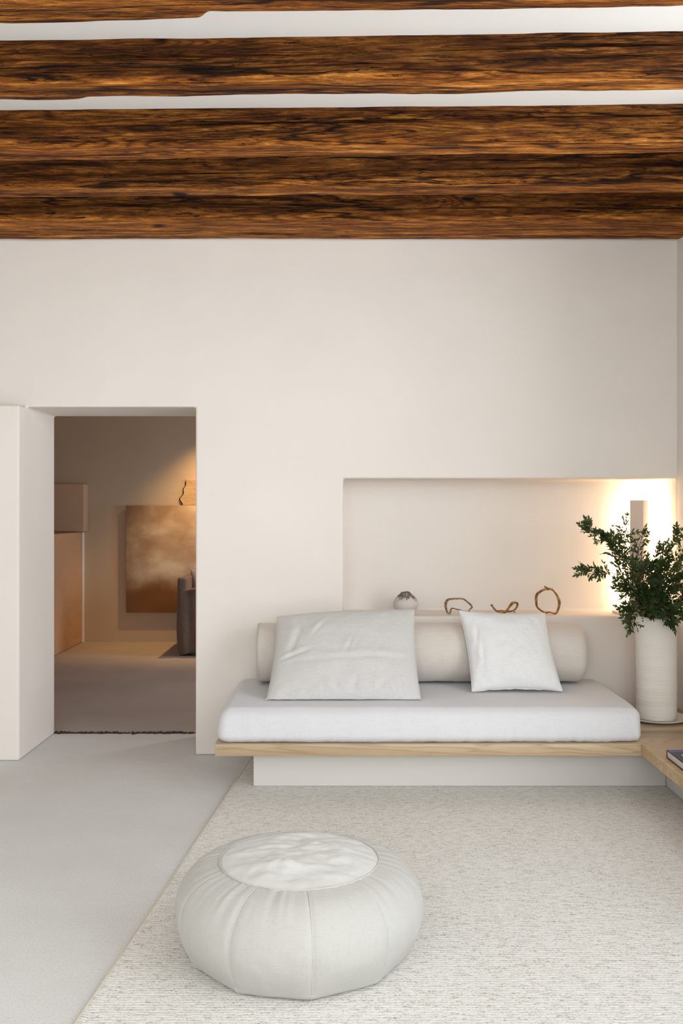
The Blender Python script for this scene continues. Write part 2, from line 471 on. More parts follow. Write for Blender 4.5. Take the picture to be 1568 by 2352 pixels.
beam('ceiling_beam', (5.00, 4.98), (5.398, 5.398), zt, zb, 'dark timber beam lying against the top of the white back wall', 5.7, .85, [(.55, .03, .04, .034)])

# ------------------------------------------------------------------ rug
def rug_mat():
    m = Mat('woven_wool_rug', .95, .1)
    rowd = m.noise(m.map((3, 3, 3)), 1.0, 2)
    v = m.map((38, 115, 38))
    n1 = m.noise(v, 1.0, 3, .65)
    n2 = m.noise(m.map((120, 170, 90)), 1.0, 2, .7)
    rows = m.wave(m.map(), 24, 2.2, 2.0, 'Y')
    s = m.math('ADD', m.math('MULTIPLY', n1, .6), m.math('MULTIPLY', n2, .6))
    c = m.ramp(s, [(.42, lin((158, 150, 136))), (.52, lin((219, 215, 209))), (.66, lin((239, 237, 232))), (.8, lin((243, 241, 236)))])
    c = m.mix(m.math('MULTIPLY', m.ramp(rows, [(.0, (1, 1, 1, 1)), (.35, (0, 0, 0, 1))]), .14), c, lin((176, 170, 160)))
    m.color(c)
    h = m.math('ADD', s, m.math('MULTIPLY', rows, .22))
    m.bump(h, .5, .006)
    return m.m
RUG = rug_mat()
def rug_left(y): return -.719+(y-2.566)*.0777 + .004*fbm(y*2.2, 3, 0, 3)
bm = bmesh.new(); ys = [-.6+i*(5.36+.6)/300 for i in range(301)]
rows = []
for y in ys:
    xl = rug_left(y)
    prof = [(xl, .0), (xl-.003, .006), (xl+.002, .0115), (xl+.010, .0125), (xl+.022, .011)] + [(xl+.022+(1.90-xl-.022)*t/8, .011) for t in range(1, 9)] + [(1.90, 0)]
    rows.append([bm.verts.new((a, y, z+.001)) for a, z in prof])
for A, B in zip(rows, rows[1:]):
    for k in range(len(A)-1): bm.faces.new((A[k], A[k+1], B[k+1], B[k]))
    bm.faces.new((A[-1], A[0], B[0], B[-1]))
bm.faces.new(rows[0]); bm.faces.new(rows[-1][::-1])
rug = thing('woven_rug', 'ivory woven wool rug spread under the daybed and the pouf', 'rug')
obj('rug_field', bm, RUG, rug)
bm = bmesh.new(); yy = [-.6+i*.004 for i in range(int(5.95/.004))]
add_tube(bm, [(rug_left(y)-.001, y, .009+.0012*noise.noise(Vector((y*40, 5, 2)))) for y in yy], [.0058+.0014*noise.noise(Vector((y*55, 1, 2))) for y in yy], 7)
obj('bound_edge', bm, simple('rug_binding', (216, 210, 194), .95), rug)

# ------------------------------------------------------------------ corner bench
BT = .275        # top of the wooden planks
bench = thing('corner_bench', 'low built-in corner bench of pale oak boards on recessed white plinths', 'bench', (.4, 5.0, .012))
def rbox_bm(lo, hi, bev=.004): return add_box(bmesh.new(), lo, hi, bev, 2)
BASEM = plaster('plinth_paint', (226, 222, 216), (229, 225, 220), .03, .03)
obj('wooden_top', rbox_bm((-.614, 4.546, .216), (ROOM_R-.002, 4.83, BT)), OAK, bench, auto=30)
obj('wooden_top', rbox_bm((-.614, 4.832, .216), (ROOM_R-.002, 5.235, BT)), OAK2, bench, auto=30)
obj('wooden_top', rbox_bm((-.614, 5.237, .216), (ROOM_R-.002, 5.398, BT)), plank_wood(7, (196, 156, 108)), bench, auto=30)
def arm_board():
    bm = bmesh.new(); n = 160; rings = []
    for i in range(n+1):
        y = 2.75+(4.544-2.75)*i/n
        e = .005*fbm(y*3, 7, 1, 3)
        xl = 1.451
        rings.append([bm.verts.new(p) for p in ((xl+.003, y, BT), (xl, y, BT-.004), (xl+e*.3, y, .222+e), (xl+.006, y, .216+e), (ROOM_R-.002, y, .216), (ROOM_R-.002, y, BT))])
    for A, B in zip(rings, rings[1:]):
        for k in range(6): bm.faces.new((A[k], A[(k+1) % 6], B[(k+1) % 6], B[k]))
    bm.faces.new(rings[0]); bm.faces.new(rings[-1][::-1]); return bm
mo = plank_wood(9, (206, 180, 142), (172, 142, 102))
obj('wooden_top', arm_board(), mo, bench, auto=30)
obj('plinth', rbox_bm((-.445, 4.746, .013), (1.64, 5.398, .215), .003), BASEM, bench, auto=30)
obj('plinth', rbox_bm((1.642, 2.85, .013), (ROOM_R-.002, 5.398, .215), .003), BASEM, bench, auto=30)
rebase(bench)

# ------------------------------------------------------------------ mattress
def rounded(lo, hi, r, seg, fn=None):
    """rounded block as a dense grid; fn(p, n) -> displaced p"""
    lo = Vector(lo); hi = Vector(hi); bm = bmesh.new()
    def axis(a, b, h):
        n = max(2, int((b-a)/h)); inner = [a+r+(b-a-2*r)*i/n for i in range(n+1)]
        k = 6
        pre = [a+r-r*math.tan(PI/4*(k-i)/k) for i in range(k)]
        post = [b-r+r*math.tan(PI/4*(i+1)/k) for i in range(k)]
        return pre+inner+post
    ax = [axis(lo[d], hi[d], seg) for d in range(3)]
    cache = {}
    def V(i, j, k):
        key = (i, j, k)
        if key in cache: return cache[key]
        p = Vector((ax[0][i], ax[1][j], ax[2][k]))
        c = Vector([min(max(p[d], lo[d]+r), hi[d]-r) for d in range(3)])
        nrm = (p-c); nrm = nrm.normalized() if nrm.length > 1e-9 else Vector((0, 0, 1))
        q = c+nrm*r
        if fn: q = fn(q, nrm)
        cache[key] = bm.verts.new(q); return cache[key]
    n = [len(a)-1 for a in ax]
    for i in range(n[0]):
        for j in range(n[1]):
            for k in (0, n[2]):
                bm.faces.new((V(i, j, k), V(i+1, j, k), V(i+1, j+1, k), V(i, j+1, k)))
    for i in range(n[0]):
        for k in range(n[2]):
            for j in (0, n[1]):
                bm.faces.new((V(i, j, k), V(i+1, j, k), V(i+1, j, k+1), V(i, j, k+1)))
    for j in range(n[1]):
        for k in range(n[2]):
            for i in (0, n[0]):
                bm.faces.new((V(i, j, k), V(i, j+1, k), V(i, j+1, k+1), V(i, j, k+1)))
    return bm
def mattf(p, n):
    x, y, z = p
    d = .003*fbm(x*3, y*3, z*3, 3)
    # gathers near the lower front edge and the corners
    if y < 4.75:
        g = max(0, (4.75-y)/.2)
        lowz = max(0, 1-(z-.28)/.12)
        edge = .35+max(0, (x-.9)/.55)+.4*max(0, (-.3-x)/.3)
        d += .0060*g*(.25+lowz)*edge*noise.noise(Vector((x*34+2*z, y*6, z*5)))
        d += .0045*g*edge*noise.noise(Vector((x*16+4*z, 2, z*4)))
    q = p+n*d
    # the front roll: top edge leans back
    t = max(0, min(1, (z-.30)/.14))
    if y < 4.80: q.y += .030*t*t*(1 if y < 4.72 else (4.80-y)/.08)
    if x < -.45: q.x += .022*t*t*max(0, min(1, (-.45-x)/.1))
    q.z -= .010*max(0, 1-(y-4.56)/.25)**2*t
    q.z += .004*math.sin((x+.6)/2.07*PI)*t
    q.z = max(q.z, BT+.001)
    return q
matt = tag(obj('daybed_mattress', rounded((-.606, 4.552, BT+.001), (1.466, 5.392, .446), .040, .012, mattf), L_MATT), 'thick white linen mattress lying on the oak corner bench', 'mattress')

# ------------------------------------------------------------------ bolster
bol = thing('bolster', 'long beige linen bolster roll lying along the wall on the mattress', 'bolster', (.44, 5.232, .452))
bm = bmesh.new(); R = .162; zc = .4555+R; yc = 5.4-R-.004; rings = []
xl, xr = -.462, 1.343; stations = []
for i in range(9):
    a = PI/2*i/8; stations.append((xl+.018*(1-math.sin(a)), R-.030+.030*math.sin(a)))
for i in range(1, 200): stations.append((xl+.018+(xr-xl-.068)*i/200, R))
for i in range(13):
    a = PI/2*(1-i/12); stations.append((xr-.05+.05*math.cos(a), R-.055+.055*math.sin(a)))
n = 96
for x, r in stations:
    ring = []
    for k in range(n):
        a = 2*PI*k/n
        d = .0025*fbm(x*3, math.cos(a)*2, math.sin(a)*2, 3)+.0018*noise.noise(Vector((x*26, math.cos(a)*3, math.sin(a)*3)))
        e = abs(x-1.22)
        if e < .05: d -= .010*max(0, 1-e/.03)*max(0, 1-abs(a-2.85)/.25)
        flat = max(0, -math.sin(a)-.93)*.05
        ring.append(bm.verts.new((x, yc+(r+d)*math.cos(a), zc+(r+d)*math.sin(a)+flat)))
    rings.append(ring)
for A, B in zip(rings, rings[1:]):
    for k in range(n): bm.faces.new((A[k], A[(k+1) % n], B[(k+1) % n], B[k]))
bm.faces.new(rings[0]); bm.faces.new(rings[-1][::-1])
obj('bolster_cover', bm, L_BOL, bol)
for xx, rr in ((xl+.012, R-.003), (xr-.012, R-.024)):
    bm = bmesh.new()
    add_tube(bm, [(xx, yc+rr*math.cos(2*PI*k/80), zc+rr*math.sin(2*PI*k/80)) for k in range(80)], .0035, 6, closed=True)
    obj('piping', bm, L_BOL, bol)
rebase(bol)

# ------------------------------------------------------------------ pillows
def pillow(name, label, corners, T, mat, seed, folds, pinch=(.02, .03), N=110, top=0, grav=0, sag=None):
    TL, TR, BR, BL = [Vector(c) for c in corners]
    nrm = (TR-TL).cross(BL-TL).normalized()
    if nrm.y > 0: nrm = -nrm            # towards the camera
    root = thing(name, label, 'pillow', ((BL+BR)/2))
    def P(u, v):
        pu = u*(1-pinch[0]*(1-v*v)); pv = v*(1-pinch[1]*(1-u*u))
        if v > 0: pv += top*(1-u*u)*v
        a = (pu+1)/2; b = (pv+1)/2
        return (BL.lerp(BR, a)).lerp(TL.lerp(TR, a), b)
    def th(u, v):
        s = max(0, (1-abs(u)**2.4))*max(0, (1-abs(v+grav*(1-v*v))**2.4))
        return T*s**.5
    bm = bmesh.new(); F_ = []; B_ = []
    for i in range(N+1):
        fa = []; ba = []
        u = math.sin(PI/2*(2*i/N-1)) if True else 0
        for j in range(N+1):
            v = math.sin(PI/2*(2*j/N-1))
            p = P(u, v); t = th(u, v)
            edge = min(1, (1-abs(u))*5)*min(1, (1-abs(v))*5)
            w = .006*fbm(u*2.2+seed, v*2.2, 0, 4)
            w += .004*noise.noise(Vector((u*5+v*1.2, v*1.6, seed)))*1.0
            # gathers at the seams
            eu = max(0, (abs(v)-.72)/.28); ev = max(0, (abs(u)-.78)/.22)
            w += .006*eu*(1-eu)*3*noise.noise(Vector((u*11, v*2, seed+3)))+.005*ev*(1-ev)*3*noise.noise(Vector((u*2, v*9, seed+5)))
            for (fu, fv, ang, ln, wd, dp) in folds:
                du, dv = u-fu, v-fv
                s = du*math.cos(ang)+dv*math.sin(ang); q = -du*math.sin(ang)+dv*math.cos(ang)
                w -= dp*math.exp(-(s/ln)**2)*(math.exp(-(q/wd)**2)-.7*math.exp(-((q-wd*2)/(wd*1.4))**2))
            w *= edge if t > 0 else 0
            onedge = i in (0, N) or j in (0, N)
            pf = p+nrm*(t+w)
            if sag: pf = sag(pf)
            vf = bm.verts.new(pf)
            if onedge:
                k2 = .004*noise.noise(Vector((u*7, v*7, seed)))
                vf.co += (TL-BL).normalized()*k2; vb = vf
            else:
                pb = p-nrm*(t*.45)
                if sag: pb = sag(pb)
                vb = bm.verts.new(pb)
            fa.append(vf); ba.append(vb)
        F_.append(fa); B_.append(ba)
    for i in range(N):
        for j in range(N):
            bm.faces.new((F_[i][j], F_[i+1][j], F_[i+1][j+1], F_[i][j+1]))
            q = [B_[i][j], B_[i][j+1], B_[i+1][j+1], B_[i+1][j]]
            if len(set(q)) == 4 and not all(a is b for a, b in zip(q, [F_[i][j], F_[i][j+1], F_[i+1][j+1], F_[i+1][j]])): bm.faces.new(q)
    loop = [F_[i][0].co.copy() for i in range(N)]+[F_[N][j].co.copy() for j in range(N)]+[F_[i][N].co.copy() for i in range(N, 0, -1)]+[F_[0][j].co.copy() for j in range(N, 0, -1)]
    obj('pillow_cover', bm, mat, root)
    bm = bmesh.new(); add_tube(bm, loop, .0028, 6, closed=True)
    obj('edge_seam', bm, mat, root)
    rebase(root)
    return root
def rest(z0):
    def f(p):
        if p.z < z0: p.z = z0+(p.z-z0)*.02
        return p
    return f
pillow('large_pillow', 'wide grey-white crumpled linen pillow leaning on the left half of the bolster',
       [px(636, 1417, 5.10), px(951, 1401, 5.10), px(967, 1614, 4.74), px(610, 1616, 4.74)], .095, L_PIL, 3.1,
       [(-.70, .25, 1.4, .25, .05, .008), (-.72, -.10, .35, .22, .035, .010), (-.66, .55, 1.9, .2, .04, .006), (.08, .06, 1.3, .16, .025, .006), (.18, .10, 1.35, .12, .02, .005), (.2, -.22, .05, .8, .05, .005),
        (-.1, -.75, 1.9, .12, .04, .009), (.15, -.72, 1.4, .10, .04, .008), (.5, -.75, 1.1, .10, .04, .008), (-.35, .5, 1.1, .18, .03, .006)],
       pinch=(.035, .02), top=.05, sag=rest(.4550))
pillow('small_pillow', 'smooth square white linen pillow leaning on the right half of the bolster',
       [px(1055, 1403, 5.13), px(1250, 1408, 5.13), px(1291, 1587, 4.925), px(1084, 1588, 4.925)], .075, L_PIL2, 8.4,
       [(-.75, .35, 1.4, .3, .05, .007), (-.7, -.2, 1.5, .3, .05, .006), (-.05, -.82, 1.5, .1, .03, .006)], pinch=(.05, .06), sag=rest(.4550))

# ------------------------------------------------------------------ pouf
pc = Vector((-.134, 3.0, .0125))
pouf = thing('floor_pouf', 'round ivory linen floor pouf with stitched segments standing on the rug', 'pouf', pc)
prof = spline([(.30, .0, 0), (.338, .004, 0), (.358, .03, 0), (.384, .08, 0), (.396, .135, 0), (.388, .185, 0), (.358, .232, 0), (.312, .264, 0), (.252, .279, 0)], 8)
prof = [(p.x, p.y) for p in prof]
NP = 10; A0 = math.radians(-90+8)
def pf(r, z, a):
    ph = ((a-A0)/(2*PI/NP)) % 1.0; s = abs(ph-.5)*2          # 1 on a seam
    poly = math.cos(PI/NP)/math.cos((ph-.5)*2*PI/NP)          # polygon outline
    low = max(0, 1-z/.10); k = .9*low+.12
    rr = r*(1-k+k*poly/math.cos(PI/NP)*1.0*math.cos(PI/NP)/math.cos(PI/NP)) if False else r*((1-k)+k*poly*1.02)
    rr -= .006*s**14*(1 if z > .02 else .3)
    up = max(0, (z-.2)/.08)
    rr += .006*up*noise.noise(Vector((a*15, z*4, 1)))*max(0, 1-abs(ph-.5)*1.0)
    zz = z+.004*up*noise.noise(Vector((a*13, 2, 4)))
    rr += .005*fbm(math.cos(a)*2.5, math.sin(a)*2.5, z*6, 3)
    return rr, zz
bm = bmesh.new(); add_lathe(bm, prof, pc, 480, pf)
obj('side_panels', bm, L_POUF, pouf)
# round top
bm = bmesh.new()
tp = [(.254, .272), (.254, .279)]+[(.252*(1-i/30), .279+.030*(1-(1-i/30)**2.6)) for i in range(1, 30)]
def tf(r, z, a):
    x, y = r*math.cos(a), r*math.sin(a); f = max(0, 1-r/.252)**.5
    f2 = min(1, f*1.6)
    d = .011*f2*fbm(x*9+1, y*14, 3, 3)+.008*f2*fbm(x*4+5, y*5, 1, 2)
    d += .004*f2*(1-f)*noise.noise(Vector((x*10, y*45, 5)))*(1 if y > 0 else .3)
    rr, _ = (r, z)
    return rr+.003*noise.noise(Vector((a*5, 1, 1))), z+d
add_lathe(bm, tp, pc, 240, tf)
obj('round_top', bm, linen('top_linen', (212, 211, 207)), pouf)  # top cloth coloured lighter than the sides, standing for light from above
bm = bmesh.new(); ring = []
for k in range(300):
    a = 2*PI*k/300; rr = .2535+.003*noise.noise(Vector((a*5, 1, 1)))
    ring.append(pc+Vector((rr*math.cos(a), rr*math.sin(a), .2805)))
add_tube(bm, ring, .0019, 6, closed=True)
obj('top_seam', bm, L_SEAM, pouf)
for q in range(NP):
    a = A0+2*PI*q/NP; line = []
    for r, z in prof[6:-2]:
        rr, zz = pf(r, z, a); wv = .0006*math.sin(z*700)
        line.append(pc+Vector(((rr+.0012)*math.cos(a)-wv*math.sin(a), (rr+.0012)*math.sin(a)+wv*math.cos(a), zz)))
    bm = bmesh.new(); add_tube(bm, line, .0014, 6)
    obj('panel_seam', bm, L_SEAM, pouf)
rebase(pouf)

# ------------------------------------------------------------------ tall vase, saucer, branches
SZ = BT
vx, vy = 1.705, 5.085
CER = Mat('ribbed_white_ceramic', .8, .3)
CER.color(CER.mix(CER.noise(CER.map(), 8, 4, .6), lin((242, 237, 229)), lin((230, 224, 214))))
CER.bump(CER.noise(CER.map((6, 6, 90)), 1.0, 4, .65), .55, .006)
sau = bmesh.new()
add_lathe(sau, [(.10, .0), (.12, .001), (.150, .010), (.166, .016), (.168, .020), (.164, .021), (.148, .016), (.12, .009), (.0, .008)][:-1]+[(.01, .008)], (vx, vy, SZ+.001), 96)
tag(obj('saucer', sau, simple('pale_saucer_glaze', (222, 212, 202), .45)), 'flat pale round saucer under the tall ceramic vase', 'saucer')
bm = bmesh.new()
vp = [(.100, .0), (.104, .004), (.105, .03)]+[(.1055+.001*math.sin(i*1.3)+.003*(i/40), .03+.51*i/40) for i in range(1, 41)]+[(.1065, .548), (.100, .551), (.094, .546), (.093, .40), (.092, .05), (.01, .04)]
def vf(r, z, a):
    return r+.0016*fbm(math.cos(a)*1.5, math.sin(a)*1.5, z*22, 3), z+.002*math.sin(a*2+1)*(1 if z > .5 else 0)
VZ = SZ+.0105
add_lathe(bm, vp, (vx, vy, VZ), 96, vf)
tag(obj('tall_vase', bm, CER.m), 'tall white ribbed ceramic cylinder vase standing on a saucer at the bench end', 'vase')

def leafmat(name, c1, c2, tr):
    m = Mat(name, .42, .5)
    n = m.noise(m.map(), 22, 2, .5)
    col = m.mix(m.ramp(n, [(.3, (0, 0, 0, 1)), (.7, (1, 1, 1, 1))]), lin(c1), lin(c2))
    m.color(col)
    t = m.N.new('ShaderNodeBsdfTranslucent'); m.L.new(m.mix(1.0, col, lin(tr), 'ADD'), t.inputs[0])
    mx = m.N.new('ShaderNodeMixShader'); mx.inputs[0].default_value = .35
    m.L.new(m.b.outputs[0], mx.inputs[1]); m.L.new(t.outputs[0], mx.inputs[2])
    m.L.new(mx.outputs[0], m.N['Material Output'].inputs[0])
    return m.m
LEAF = leafmat('evergreen_leaf', (36, 58, 26), (58, 84, 38), (70, 70, 18))
STEM = simple('brown_twig', (84, 60, 36), .8)
random.seed(21)
plant = thing('leafy_branches', 'bunch of dark green leafy evergreen branches standing in the tall vase', 'branches', (vx, vy, VZ+.06))
XMAX = ROOM_R-.025
def leaf(bm, p, d, side, L_, W_):
    d = d.normalized(); s = d.cross(side)
    if s.length < 1e-4: s = d.orthogonal()
    s.normalize(); up = s.cross(d)
    bend = random.uniform(.03, .2)
    fr = [(0, .06), (.25, .75), (.5, 1), (.75, .72), (1, .03)]
    L = []; M_ = []; R_ = []
    for t, ww in fr:
        c = p+d*(L_*t)-up*(bend*L_*t*t)
        if c.x > XMAX: return
        L.append(bm.verts.new(c-s*W_*ww*.5+up*W_*.12*ww)); M_.append(bm.verts.new(c)); R_.append(bm.verts.new(c+s*W_*ww*.5+up*W_*.12*ww))
    for a in range(4):
        bm.faces.new((L[a], M_[a], M_[a+1], L[a+1])); bm.faces.new((M_[a], R_[a], R_[a+1], M_[a+1]))
def rv(s=1): return Vector((random.gauss(0, s), random.gauss(0, s), random.gauss(0, s)))
def spray(bl, bs, p, d, ln, n, size):
    """compound leaf: rachis with leaflets in pairs"""
    d = d.normalized(); side = rv().normalized(); pts = [p]
    q = p.copy(); dd = d.copy()
    for k in range(n):
        dd = (dd+rv(.07)+Vector((0, 0, -.03))).normalized(); q = q+dd*ln/n; 
        if q.x > XMAX: break
        pts.append(q.copy())
        pn = dd.cross(side); pn = pn.normalized() if pn.length > 1e-3 else dd.orthogonal().normalized()
        sz = size*random.uniform(.75, 1.15)*(1-.25*k/n)
        for sg in (-1, 1):
            ld = (dd*random.uniform(.7, 1.1)+pn*sg*random.uniform(.7, 1.0)+rv(.15))
            leaf(bl, q, ld, side+rv(.35), sz, sz*.40)
    leaf(bl, q, dd, side, size, size*.38)
    if len(pts) > 1: add_tube(bs, pts, [.0011]*len(pts), 4)
def branch(path, density=.9, size=.034, start=.25, r0=.0032):
    bl = bmesh.new(); bs = bmesh.new()
    pts = spline(path, 10); N = len(pts)
    for p in pts: p.x = min(p.x, XMAX)
    add_tube(bs, pts, [r0*(1-.75*i/N) for i in range(N)], 6)
    tot = sum((a-b).length for a, b in zip(pts, pts[1:]))
    n = int(tot*34*density)
    for k in range(n):
        t = start+(1-start)*(k+random.random())/n; i = min(N-2, int(t*(N-1)))
        p = pts[i].lerp(pts[i+1], t*(N-1)-i); d = (pts[i+1]-pts[i]).normalized()
        sd = (d*.75+rv(.55)+Vector((0, -.05, .12)))
        spray(bl, bs, p, sd, random.uniform(.03, .075), random.randint(2, 4), size*random.uniform(.8, 1.1))
    spray(bl, bs, pts[-1], pts[-1]-pts[-2], .05, 4, size)
    b = obj('branch', bs, STEM, plant)
    obj('foliage', bl, LEAF, b)
neck = Vector((vx, vy, VZ+.53))
def br(tips, **k):
    a = random.uniform(0, 2*PI); r = random.uniform(.02, .07)
    base = Vector((vx+.04*math.cos(a+2), vy+.04*math.sin(a+2), VZ+.12))
    rim = neck+Vector((r*math.cos(a), r*math.sin(a), 0))
    mid = px(*tips[0])
    rim.x += .35*(max(-.07, min(.07, (mid.x-vx)*.5)))
    branch([base, rim]+[px(*t) for t in tips], **k)
# long arching ones (picture position and distance of the points each passes)
br([(1440, 1340, 5.05), (1410, 1272, 5.02), (1388, 1235, 5.0), (1350, 1212, 4.98)], start=.45, density=1.2)
br([(1452, 1345, 5.08), (1425, 1325, 5.05), (1390, 1312, 5.02), (1342, 1306, 4.98)], start=.72, density=.62)
br([(1458, 1330, 5.10), (1432, 1280, 5.1), (1416, 1245, 5.1)], start=.45)
br([(1462, 1340, 5.15), (1446, 1270, 5.17), (1437, 1212, 5.18)], start=.5, density=.8, size=.029)
br([(1468, 1340, 5.10), (1460, 1290, 5.08), (1474, 1232, 5.06)], start=.45, size=.030)
br([(1480, 1345, 5.00), (1492, 1310, 4.98), (1508, 1268, 4.96)], start=.35)
br([(1500, 1345, 5.05), (1528, 1300, 5.02), (1548, 1232, 5.0)], start=.35)
br([(1510, 1350, 5.12), (1545, 1300, 5.15), (1572, 1250, 5.15)], start=.35)
br([(1515, 1350, 4.98), (1560, 1320, 4.92), (1598, 1270, 4.88)], start=.3)
br([(1500, 1330, 5.12), (1512, 1300, 5.15), (1525, 1275, 5.18)], start=.3)
br([(1470, 1370, 5.0), (1446, 1350, 4.95), (1432, 1330, 4.92)], start=.3)
br([(1470, 1385, 4.98), (1448, 1372, 4.94), (1436, 1362, 4.92)], start=.3)
br([(1480, 1390, 4.98), (1475, 1350, 4.93), (1480, 1310, 4.9)], start=.25, density=1.5)
br([(1505, 1390, 4.96), (1510, 1350, 4.92), (1515, 1310, 4.9)], start=.25, density=1.5)
br([(1530, 1390, 4.98), (1545, 1360, 4.93), (1560, 1330, 4.9)], start=.25, density=1.3)
br([(1535, 1400, 5.05), (1565, 1380, 5.05), (1590, 1345, 5.03)], start=.3)
br([(1480, 1400, 5.0), (1458, 1402, 4.95), (1442, 1400, 4.93)], start=.35)
br([(1500, 1398, 4.95), (1515, 1398, 4.88), (1535, 1402, 4.85)], start=.3, density=1.2)
br([(1530, 1405, 4.98), (1550, 1408, 4.93), (1566, 1412, 4.9)], start=.45)
br([(1475, 1405, 4.97), (1458, 1415, 4.93), (1449, 1436, 4.91)], start=.6, density=.5, size=.030)
br([(1520, 1408, 4.95), (1535, 1415, 4.9), (1540, 1424, 4.88)], start=.6, density=.9)
br([(1490, 1380, 4.93), (1490, 1380, 4.90), (1500, 1395, 4.88)], start=.3, density=1.2)
br([(1495, 1380, 5.1), (1500, 1340, 5.2), (1490, 1300, 5.2)], start=.3, density=1.3)
br([(1525, 1380, 5.1), (1540, 1340, 5.15), (1555, 1300, 5.2)], start=.3, density=1.3)
rebase(plant)

# ------------------------------------------------------------------ niche lamp
lamp = thing('table_lamp', 'slim pale column lamp glowing against the niche wall behind the branches', 'lamp', (1.755, 5.535, .801))
PAINT = simple('pale_lamp_paint', (226, 208, 196), .5)
def local_box(name, lo, hi, mat, bev=.001):
    o = obj(name, add_box(bmesh.new(), lo, hi, bev), mat, lamp, auto=30); return o
local_box('base_plate', (-.135, -.060, 0), (.095, .085, .012), PAINT, .002)
local_box('column', (-.039, -.05, .012), (.039, .044, .668), PAINT, .0015)
GL = bpy.data.materials.new('led_glow'); GL.use_nodes = True
b_ = GL.node_tree.nodes['Principled BSDF']; b_.inputs['Base Color'].default_value = (.9, .85, .75, 1)
b_.inputs['Emission Color'].default_value = (1.0, .72, .45, 1); b_.inputs['Emission Strength'].default_value = PW_LED
local_box('light_strip', (-.034, .0445, .03), (.034, .052, .655), GL, 0)
lamp.rotation_euler = (0, 0, math.radians(-35))
for ch in lamp.children:
    if ch.name.startswith('base_plate'): ch.rotation_euler = (0, 0, math.radians(35))

# ------------------------------------------------------------------ objects on the shelf
SH = .8005
bm = bmesh.new(); bx, by = (931-784)*5.52/F, 5.52
add_lathe(bm, [(.034, 0), (.040, .002), (.060, .020), (.0735, .045), (.0760, .062), (.070, .082), (.052, .104), (.034, .118), (.024, .130), (.020, .131), (.018, .126), (.02, .11), (.01, .10)], (bx, by, SH), 72,
          lambda r, z, a: (r*(1+.015*math.sin(3*a+1)), z+.0015*math.sin(a*2)*(z > .12)))
sm = bmesh.ops.smooth_vert
JAR = Mat('speckled_raku_glaze', .6, .4)
zc_ = JAR.N.new('ShaderNodeSeparateXYZ'); JAR.L.new(JAR.tc, zc_.inputs[0])
zz = JAR.math('MULTIPLY', JAR.math('SUBTRACT', zc_.outputs['Z'], SH+.075), 4.2)
nn = JAR.noise(JAR.map(), 26, 6, .8)
mask = JAR.ramp(JAR.math('ADD', nn, zz), [(.56, (0, 0, 0, 1)), (.66, (1, 1, 1, 1))])
spk = JAR.ramp(JAR.noise(JAR.map((1, 1, 1.8), loc=(3, 1, 2)), 42, 3, .7), [(.70, (0, 0, 0, 1)), (.73, (1, 1, 1, 1))])
JAR.color(JAR.mix(JAR.math('MAXIMUM', mask, spk), lin((206, 200, 193)), JAR.mix(JAR.noise(JAR.map(), 120, 2), lin((58, 50, 44)), lin((128, 118, 108)))))
JAR.bump(nn, .2, .003)
o = obj('round_jar', bm, JAR.m)
sd = o.modifiers.new('s', 'SUBSURF'); sd.levels = 1; sd.render_levels = 1
tag(o, 'small round white jar with dark speckled shoulder on the niche shelf', 'jar')

TW = Mat('ochre_driftwood', .7, .35)
tn = TW.noise(TW.map(), 45, 4, .65)
TW.color(TW.ramp(tn, [(.35, lin((96, 66, 34))), (.5, lin((148, 104, 52))), (.68, lin((196, 152, 84)))]))
TW.bump(tn, .5, .003)
TW2 = Mat('grey_driftwood', .7, .35)
tn = TW2.noise(TW2.map(), 45, 4, .65)
TW2.color(TW2.ramp(tn, [(.35, lin((84, 64, 44))), (.5, lin((130, 104, 74))), (.68, lin((172, 146, 108)))]))
TW2.bump(tn, .5, .003)
def twig(label, lines, mat, name='branch_sculpture'):
    """lines: list of (points (x,y,Y,r)) traced; joined into one piece of wood, then set down on the shelf"""
    bm = bmesh.new()
    for ln in lines:
        P = spline([px(a, b, c) for a, b, c, r in ln], 7); rr = spline([(r, 0, 0) for a, b, c, r in ln], 7)
        P = [p+Vector((.0012*noise.noise(p*70), .0012*noise.noise(p*60), .0012*noise.noise(p*80))) for p in P]
        rad = [v.x*.8*(1+.14*noise.noise(p*90)) for v, p in zip(rr, P)]
        add_tube(bm, P, rad, 10)
    zmin = min(v.co.z for v in bm.verts)
    for v in bm.verts: v.co.z += SH-zmin
    return tag(obj(name, bm, mat), label, 'sculpture', 'bent branch sculptures on the niche shelf')
twig('grey-brown bent twig forming a low open loop, nearest the speckled jar',
     [[(1063, 1401, 5.50, .005), (1044, 1396, 5.50, .0042), (1036, 1396, 5.50, .006), (1034, 1404, 5.50, .007), (1031, 1407, 5.50, .0055), (1026, 1402, 5.51, .006), (1023, 1388, 5.52, .009), (1026, 1378, 5.53, .010), (1034, 1374, 5.54, .007), (1059, 1373, 5.55, .006), (1070, 1378, 5.55, .006), (1081, 1388, 5.53, .006), (1083, 1394, 5.52, .006), (1077, 1399, 5.50, .005), (1078, 1406, 5.50, .005)]], TW2)
twig('ochre twisted twig lying low, its knobbed end raised, between the loop and the ring',
     [[(1128, 1390, 5.52, .010), (1130, 1393, 5.52, .007), (1137, 1402, 5.52, .0065), (1146, 1407, 5.52, .007), (1155, 1408, 5.52, .010), (1162, 1405, 5.52, .009), (1169, 1396, 5.52, .008), (1176, 1387, 5.53, .011), (1183, 1385, 5.54, .008), (1188, 1388, 5.55, .0085), (1186, 1396, 5.55, .007), (1179, 1403, 5.54, .006), (1165, 1406, 5.53, .006), (1150, 1404, 5.54, .006), (1142, 1405, 5.53, .004)],
      [(1178, 1404, 5.54, .006), (1183, 1408, 5.54, .003)]], TW)
